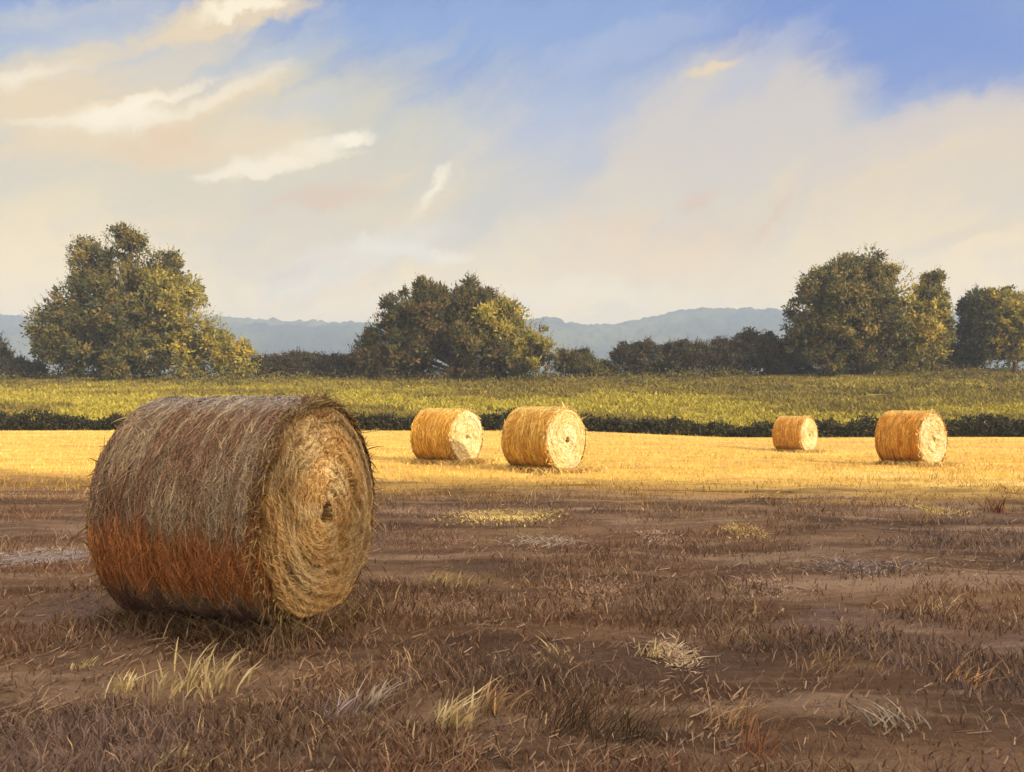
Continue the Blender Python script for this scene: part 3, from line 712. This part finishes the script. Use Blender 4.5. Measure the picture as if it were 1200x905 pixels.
    for sgn in (1, -1):
        hi = near and sgn == 1
        nr, nt = (150, 300) if hi else (36, 90)
        RN, TH = np.meshgrid(np.linspace(0.004, 1, nr), np.linspace(0, 2 * np.pi, nt, endpoint=False), indexing='ij')
        ex, rd = end_x(RN, TH, sgn); r_out = rad(np.full_like(RN, Wd * sgn), TH)
        y = RN * r_out * np.cos(TH); z = cz + RN * r_out * np.sin(TH); y, z = flat(y, z)
        f = grid_faces(nr, nt, True); f = f if sgn == 1 else f[:, ::-1]
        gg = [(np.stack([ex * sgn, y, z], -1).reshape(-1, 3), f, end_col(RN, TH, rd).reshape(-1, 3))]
        n = (22000 if hi else (2500 if near else 1700)); K = 5
        rn = np.sqrt(rg.uniform(.011, .98, n)); t0 = rg.uniform(0, 2 * np.pi, n); ln = .05 + .13 * rg.random(n); span = np.minimum(ln / (rn * Rr), 1.2)
        s = np.linspace(-.5, .5, K)[None, :]; TT = t0[:, None] + span[:, None] * s
        RR = np.clip(rn[:, None] + (rg.normal(size=n) * np.where(rg.random(n) < .3, .11, .035))[:, None] * s * 2, .03, 1.0)
        ex, rd = end_x(RR, np.mod(TT, 2 * np.pi), sgn)
        lf = (.003 + .010 * rg.random(n))[:, None] + (.035 * rg.random(n) ** 5)[:, None] * np.clip(s * 2, 0, 1) ** 2
        ro = rad(np.full_like(RR, Wd * sgn), np.mod(TT, 2 * np.pi)); yy = RR * ro * np.cos(TT); zz = cz + RR * ro * np.sin(TT); yy, zz = flat(yy, zz)
        P = np.stack([(ex + lf) * sgn, yy, zz], -1); w = (.0022 + .003 * rg.random(n)) * (1 if near else 3.2)
        Wv = np.stack([TT * 0, np.cos(TT), np.sin(TT)], -1) * w[:, None, None] * prof
        cc = end_col(RR, np.mod(TT, 2 * np.pi), rd) * (.72 + .55 * rg.random((n, 1, 1)) ** 1.3)
        gg.append(ribbons(P, Wv, cc))
        v, f, c = join_geo(gg); ef = link('end_face', fast_mesh('end_face', v, f, c), M_hay, root)
        # dark hollow heart of the roll
        if sgn == 1:
            RN, TH = np.meshgrid(np.linspace(.02, 1, 8), np.linspace(0, 2 * np.pi, 24, endpoint=False), indexing='ij')
            hx = Wd - .115 - .05 * (1 - RN); v = np.stack([hx, RN * .07 * np.cos(TH), cz + RN * .085 * np.sin(TH)], -1).reshape(-1, 3)
            cc = np.tile(np.array([.12, .065, .03]), (len(v), 1)) * (.6 + .8 * rg.random((len(v), 1)))
            link('core', fast_mesh('core', v, grid_faces(8, 24, True), cc), M_hay, ef)
    # straw sticking out round the rims and under the bale
    parts = []
    n = 3000 if near else 520
    sg = np.where(rg.random(n) < .72, 1, -1); th = rg.uniform(0, 2 * np.pi, n)
    th = np.where(rg.random(n) < .16, math.pi / 2 + rg.normal(size=n) * .28, th)
    u = sg * (Wd - .05 * rg.random(n)); r0 = rad(u, np.mod(th, 2 * np.pi)) - .012
    er = np.stack([th * 0, np.cos(th), np.sin(th)], -1); et = np.stack([th * 0, -np.sin(th), np.cos(th)], -1); ex_ = np.array([1., 0, 0])[None] * sg[:, None]
    dirv = unit(er * (.25 + .8 * rg.random((n, 1))) + et * rg.normal(size=(n, 1)) * 1.1 + ex_ * rg.normal(size=(n, 1)) * .45 + np.array([0, 0, -.15]))
    ln = (.025 + .05 * rg.random(n) + .13 * rg.random(n) ** 6)
    ln = np.where((abs(th - math.pi / 2) < .3) & (rg.random(n) < .3) & (sg > 0), ln + .07, ln)
    P0 = np.stack([u, r0 * np.cos(th), cz + r0 * np.sin(th)], -1); bend = rg.normal(size=(n, 3)) * .25 + np.array([0, 0, -.35])
    ls = np.linspace(0, 1, 4)[None, :, None]
    P = P0[:, None, :] + dirv[:, None, :] * ln[:, None, None] * ls + bend[:, None, :] * ln[:, None, None] * ls ** 2 * .6
    P[..., 2] = np.maximum(P[..., 2], .012)
    w = (.0025 + .0025 * rg.random(n)) * (1 if near else 3)
    Wv = unit(np.cross(dirv, rg.normal(size=(n, 3))))[:, None, :] * w[:, None, None] * np.array([1, 1, .8, .2])[None, :, None]
    cc = (np.array([.50, .36, .17]) if near else np.array([.78, .60, .28])) * (.4 + .9 * rg.random((n, 1)))
    parts.append(ribbons(P, Wv, cc))
    v, f, c = join_geo(parts); link('loose_straw', fast_mesh('loose_straw', v, f, c), M_straw, root)['kind'] = 'stuff'
    return root
LABS = ['largest hay bale in the foreground, brown and grey with rust band, in shade',
        'golden hay bale just right of the foreground bale, left of the middle pair',
        'golden hay bale near the middle of the view, right of the pair',
        'smallest and farthest golden hay bale, below the large round tree',
        'golden orange hay bale at the right side, nearest to the right edge']
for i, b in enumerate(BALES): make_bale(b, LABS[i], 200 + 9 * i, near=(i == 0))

# straw litter fallen round each lit bale
def litter(b, label, seed):
    rg = np.random.default_rng(seed); c2, a = bale_center(b); n = 1700
    e = Vector((c2.x + math.cos(a) * b['L'] / 2, c2.y + math.sin(a) * b['L'] / 2))
    t = rg.random(n); fr = np.where(rg.random(n) < .5, 1, 0)
    u = np.where(fr, rg.uniform(-b['L'] / 2, b['L'] / 2, n), b['L'] / 2 + abs(rg.normal(size=n)) * .22)
    vv = np.where(fr, -(.42 + abs(rg.normal(size=n)) * .16), rg.normal(size=n) * .45)
    x = c2.x + u * math.cos(a) - vv * math.sin(a) * 1; y = c2.y + u * math.sin(a) + vv * math.cos(a)
    h = .05 + .10 * rg.random(n); w = .010 + .012 * rg.random(n)
    cols = np.array([.72, .54, .22]) * (.5 + .7 * rg.random((n, 1)))
    v, f, c = blades(n, x, y, h, w, .5 + 1.4 * rg.random(n), cols, rg)
    o = link('straw_litter', fast_mesh('straw_litter', v, f, c), M_straw); tag(o, label, 'straw', 'fallen straw round the bales', 'stuff')
for i, lab in ((1, 'pale straw fallen at the foot of the bale beside the foreground bale'), (2, 'pale straw fallen at the foot of the middle bale'),
               (3, 'straw fallen round the smallest far bale'), (4, 'straw fallen round the bale at the right side')):
    litter(BALES[i], lab, 300 + i)

# ------------------------------------------------------------------ tufts of pale dry grass and weeds in the foreground
def ground_at(px, py):
    """point on the ground seen in column px, row py"""
    d = EYE * F / (py - HOR)
    for _ in range(12):
        x = (px - 600) / F * d; d = (EYE - float(ground_z(x, d))) * F / (py - HOR)
    return (px - 600) / F * d, d
def tuft(px, py, hpx, wpx, n, label, col, seed, lean=(.35, .0), thick=1.0):
    n = int(n * 2.2); thick *= .58
    rg = np.random.default_rng(seed); x0, y0 = ground_at(px, py); s = y0 / F
    root_z = float(ground_z(x0, y0))
    x = x0 + rg.normal(size=n) * wpx * s * .34; y = y0 + rg.normal(size=n) * wpx * s * .22
    h = hpx * s * (.25 + .9 * rg.random(n) ** 1.3); w = (.0028 + .004 * rg.random(n)) * thick
    z = ground_z(x, y) - root_z
    ln = (np.array([lean[0], lean[1], 0])[None] + rg.normal(size=(n, 3)) * np.array([.38, .38, 0])) * h[:, None]
    P0 = np.stack([x - x0, y - y0, z - .01], -1); up = np.array([0, 0, 1.])
    ls = np.linspace(0, 1, 5)[None, :, None]
    P = P0[:, None, :] + up * h[:, None, None] * (ls - .22 * ls ** 2) + ln[:, None, :] * (ls ** 1.6)
    a = rg.uniform(-.9, .9, n)
    W = np.stack([np.cos(a), np.sin(a), a * 0], -1)[:, None, :] * w[:, None, None] * np.array([.6, 1, 1, .7, .12])[None, :, None]
    cols = np.array(col) * (.55 + .75 * rg.random((n, 1)))
    v, f, c = ribbons(P, W, cols)
    o = link('grass_tuft', fast_mesh('grass_tuft', v, f, c), M_straw); o.location = (x0, y0, root_z)
    tag(o, label, 'grass tuft', 'dry grass tufts in the foreground'); return o
PALE, TAN, LILAC, RED = (.80, .66, .36), (.58, .40, .22), (.50, .42, .42), (.42, .20, .10)
TU = [(235, 806, 56, 85, 50, 'largest pale cream grass tuft in front of the big bale', PALE, (.35, 0), 1.7),
      (150, 806, 30, 30, 22, 'small cream tuft left of the largest pale tuft', PALE, (.4, 0), 1.5),
      (98, 780, 16, 22, 16, 'short yellow tuft near the left edge, left of the small cream tuft', PALE, (.3, 0), 1.5),
      (82, 733, 34, 18, 7, 'thin forked straw stalks left of the big bale', TAN, (0, 0), 1.0),
      (432, 826, 48, 34, 22, 'slanting silvery tuft below the right end of the big bale', (.66, .58, .48), (.75, 0), 1.5),
      (398, 838, 34, 50, 26, 'lilac grey tuft left of the slanting silvery tuft', LILAC, (.4, 0), 1.3),
      (524, 850, 54, 38, 26, 'pale tuft bottom centre with broad bent blades', PALE, (.5, 0), 1.7),
      (574, 830, 48, 34, 24, 'tan tuft right of the bottom centre pale tuft', TAN, (.55, 0), 1.5),
      (290, 826, 24, 12, 9, 'tiny cream tuft below the largest pale tuft', PALE, (.2, 0), 1.4),
      (205, 886, 22, 36, 18, 'low pale tuft at the bottom left edge', PALE, (.5, 0), 1.4),
      (530, 684, 22, 60, 42, 'yellowish tuft on the ground right of the big bale', (.62, .50, .22), (.4, 0), 1.5),
      (650, 764, 22, 22, 9, 'cream tuft in the dark middle foreground, above the lilac patch', PALE, (-.1, 0), 1.4),
      (765, 766, 18, 24, 20, 'small cream tuft right of the dark middle tuft', PALE, (.3, 0), 1.4),
      (1128, 800, 34, 44, 20, 'orange tinted tuft bent over at the lower right', (.78, .48, .24), (.6, 0), 1.5),
      (1046, 848, 40, 60, 12, 'grey white tuft at the lower right corner', (.62, .58, .48), (-.4, 0), 1.4),
      (965, 780, 26, 70, 30, 'thin brownish tuft in the right foreground', TAN, (.5, 0), 1.1),
      (1100, 716, 22, 40, 26, 'pale yellow tuft in the middle of the right foreground', PALE, (.2, 0), 1.2),
      (850, 846, 48, 60, 34, 'brown tuft right of centre near the bottom edge', TAN, (.5, 0), 1.2),
      (660, 850, 90, 60, 40, 'tall dark brown grass left of the bottom centre', (.16, .10, .06), (.5, 0), .8),
      (720, 860, 70, 80, 50, 'dark olive grass clump near the bottom centre', (.13, .095, .05), (.5, 0), .8),
      (880, 880, 60, 50, 26, 'rust coloured clump at the bottom right of centre', RED, (.4, 0), .8),
      (1165, 600, 26, 16, 26, 'little reddish weed near the right edge beyond the shade line', (.25, .09, .05), (0, 0), 1.2)]
for i, (px, py, h, w, n, lab, col, ln, th) in enumerate(TU): tuft(px, py, h, w, n, lab, col, 400 + i, ln, th)

def straw_patch(px, py, wpx, n, label, col, seed, flat_=.25):
    n = int(n * 2)
    rg = np.random.default_rng(seed); x0, y0 = ground_at(px, py); s = y0 / F
    x = x0 + rg.normal(size=n) * wpx * s * .30; y = y0 + rg.normal(size=n) * .16 * y0 * .18
    n_ = len(x); h = (.008 + .022 * rg.random(n)); w = (.003 + .004 * rg.random(n)) * (1 + .06 * y0)
    cols = np.array(col) * (.6 + .6 * rg.random((n, 1)))
    v, f, c = blades(n, x, y, h, w, 2.5 + 3 * rg.random(n), cols, rg, .008)
    v[:, 0] -= x0; v[:, 1] -= y0
    o = link('straw_patch', fast_mesh('straw_patch', v, f, c), M_straw); o.location = (x0, y0, 0)
    tag(o, label, 'straw', 'patches of pale loose straw', 'stuff')
SUNFLECK = (.85, .68, .26)  # yellow straw that paints sun flecks onto the ground
for i, (px, py, w, n, lab, col) in enumerate([
        (590, 607, 110, 900, 'yellow straw patch in the shade right of the big bale', SUNFLECK),
        (870, 621, 36, 300, 'small yellow straw patch in the right middle ground', SUNFLECK),
        (1095, 597, 40, 300, 'yellow straw patch under thin stalks near the right edge', SUNFLECK),
        (640, 633, 70, 320, 'grey straw streak below the yellow patch', (.55, .45, .36)),
        (770, 628, 40, 240, 'pinkish straw streak between the two yellow patches', (.6, .45, .33)),
        (890, 686, 50, 240, 'pale pink straw streak in the right foreground', (.58, .42, .32)),
        (700, 692, 70, 260, 'tan straw streak in the centre foreground', (.55, .38, .25)),
        (1010, 665, 120, 260, 'lilac grey straw streak on the right', (.42, .36, .36)),
        (50, 655, 110, 900, 'broad grey lilac straw patch left of the big bale', (.46, .40, .38)),
        (790, 765, 40, 200, 'cream straw streak beside the small cream tuft', (.7, .55, .36))]):
    straw_patch(px, py, w, n, lab, col, 500 + i)

def bale_foot():
    rg = np.random.default_rng(808); b = BALES[0]; c2, a = bale_center(b); n = 4200
    side = rg.random(n) < .62
    u = np.where(side, rg.uniform(-b['L'] / 2 - .1, b['L'] / 2 + .1, n), b['L'] / 2 + .02 + abs(rg.normal(size=n)) * .10)
    vv = np.where(side, -(.40 + abs(rg.normal(size=n)) * .11), rg.normal(size=n) * .34)
    x = c2.x + u * math.cos(a) - vv * math.sin(a); y = c2.y + u * math.sin(a) + vv * math.cos(a)
    pal = np.array([(.24, .15, .09), (.34, .24, .14), (.18, .11, .08), (.46, .35, .2)])
    cols = pal[rg.choice(4, n)] * (.6 + .7 * rg.random((n, 1)))
    v, f, c = blades(n, x, y, .04 + .13 * rg.random(n) ** 2, .002 + .003 * rg.random(n), .4 + 1.2 * rg.random(n), cols, rg)
    o = link('straw_litter', fast_mesh('straw_litter', v, f, c), M_straw); tag(o, 'brown straw and short grass round the foot of the big shaded bale', 'straw', 'fallen straw round the bales', 'stuff')
bale_foot()

def stalk_weed():
    x0, y0 = ground_at(1092, 612); z = float(ground_z(x0, y0)); s = y0 / F
    root = empty('dry_weed', (x0, y0, z)); tag(root, 'thin dry weed stalks leaning over the yellow patch near the right edge', 'weed')
    for dx, hx, h in ((-28, 12, 36), (14, -26, 34), (22, -4, 28)):
        v, f, c = tube([(dx * s * .3, 0, -.02), ((dx * .3 + hx * .4) * s, .02, h * s * .5), ((dx * .3 + hx) * s, .03, h * s)], [.008, .006, .003], 5)
        c = c * 0 + np.array([.62, .46, .2]); link('stalk', fast_mesh('stalk', v, f, c), M_straw, root)
stalk_weed()

# ------------------------------------------------------------------ unseen trees added behind the viewer to shade the foreground
def shade_wood():
    rg = np.random.default_rng(900)
    sd = np.array(sun_dir); e1 = unit(np.cross(sd, np.array([0, 0, 1.]))); e2 = np.cross(e1, sd)
    # gaps cut in the foliage so that light reaches the ground in a few flecks, and falls broken on the big bale
    holes = []
    for px, py, wx in ((560, 606, .42), (610, 608, .50), (870, 621, .30), (1092, 600, .34), (700, 590, .35), (800, 600, .3), (530, 686, .2), (1010, 622, .25)):
        x, y = ground_at(px, py); p = np.array([x, y, float(ground_z(x, y))]); holes.append((p @ e1, p @ e2, wx, wx * .42, 0))
    c2, a = bale_center(BALES[0]); p = np.array([c2.x + math.cos(a) * .62, c2.y + math.sin(a) * .62, .80]); holes.append((p @ e1, p @ e2, .80, .80, 1))
    i = 0
    for row in range(2):
        for k in range(11):
            x = 5 + k * 4.9 + rg.uniform(-.6, .6) + row * 2.4
            y = -16.2 - row * 4.5 + .13 * (37 - x) + rg.uniform(-.4, .4)
            sc_ = 1.27 * (1 + rg.uniform(-.03, .03)) * (1 if row == 0 else 1.03)
            lobes = [(0, 0, 4.2, 4.6, 3.6, 4.4, 20), (-1.8, 0, 8, 3.2, 3, 4, 14), (1.9, .5, 8.5, 3.2, 3, 4, 14), (0, 0, 11.2, 3.6, 3.0, 3.2, 14), (-2.4, 0, 11.5, 2.2, 2.2, 2.4, 6), (2.4, 0, 11.5, 2.2, 2.2, 2.4, 6)]
            v, f, c = leaf_cloud(lobes, 950, 26, .95, .40, OLIVE, .25, 1.7, 950 + i, .05)
            gz = float(ground_z(x, y)); q = (v * sc_ + np.array([x, y, gz])).reshape(-1, 4, 3).mean(1)
            A, B = q @ e1, q @ e2; keep = np.ones(len(q), bool)
            for ha, hb, ra, rb, kind in holes:
                rr = np.sqrt(((A - ha) / ra) ** 2 + ((B - hb) / rb) ** 2)
                if kind == 0: keep &= np.minimum(rr, np.sqrt((np.maximum(abs(A - ha) - .22, 0) / ra) ** 2 + (np.maximum(abs(B - hb) - .22, 0) / rb) ** 2)) > 1
                else: keep &= ~((rr < 1.1) & (fbm(A * 2.3 + 2, B * 2.3 + 5, 77, 2) > .36))
            v = (v.reshape(-1, 4, 3)[keep]).reshape(-1, 3); c = c.reshape(-1, 4, 3)[keep].reshape(-1, 3)
            root = empty('woodland_tree', (x, y, gz)); root.scale = (sc_,) * 3
            tag(root, 'broadleaf tree of the wood edge behind the viewer', 'tree', 'trees of the wood behind the viewer')
            link('crown', fast_mesh('crown', v, np.arange(len(v)).reshape(-1, 4), c), M_leaf, root)
            v, f, c = tube([(0, 0, -.5), (0, 0, .3), (.15, 0, 4), (-.1, 0, 8), (0, 0, 13)], [.5, .36, .3, .2, .06])
            link('trunk', fast_mesh('trunk', v, f, c), M_bark, root); i += 1
shade_wood()
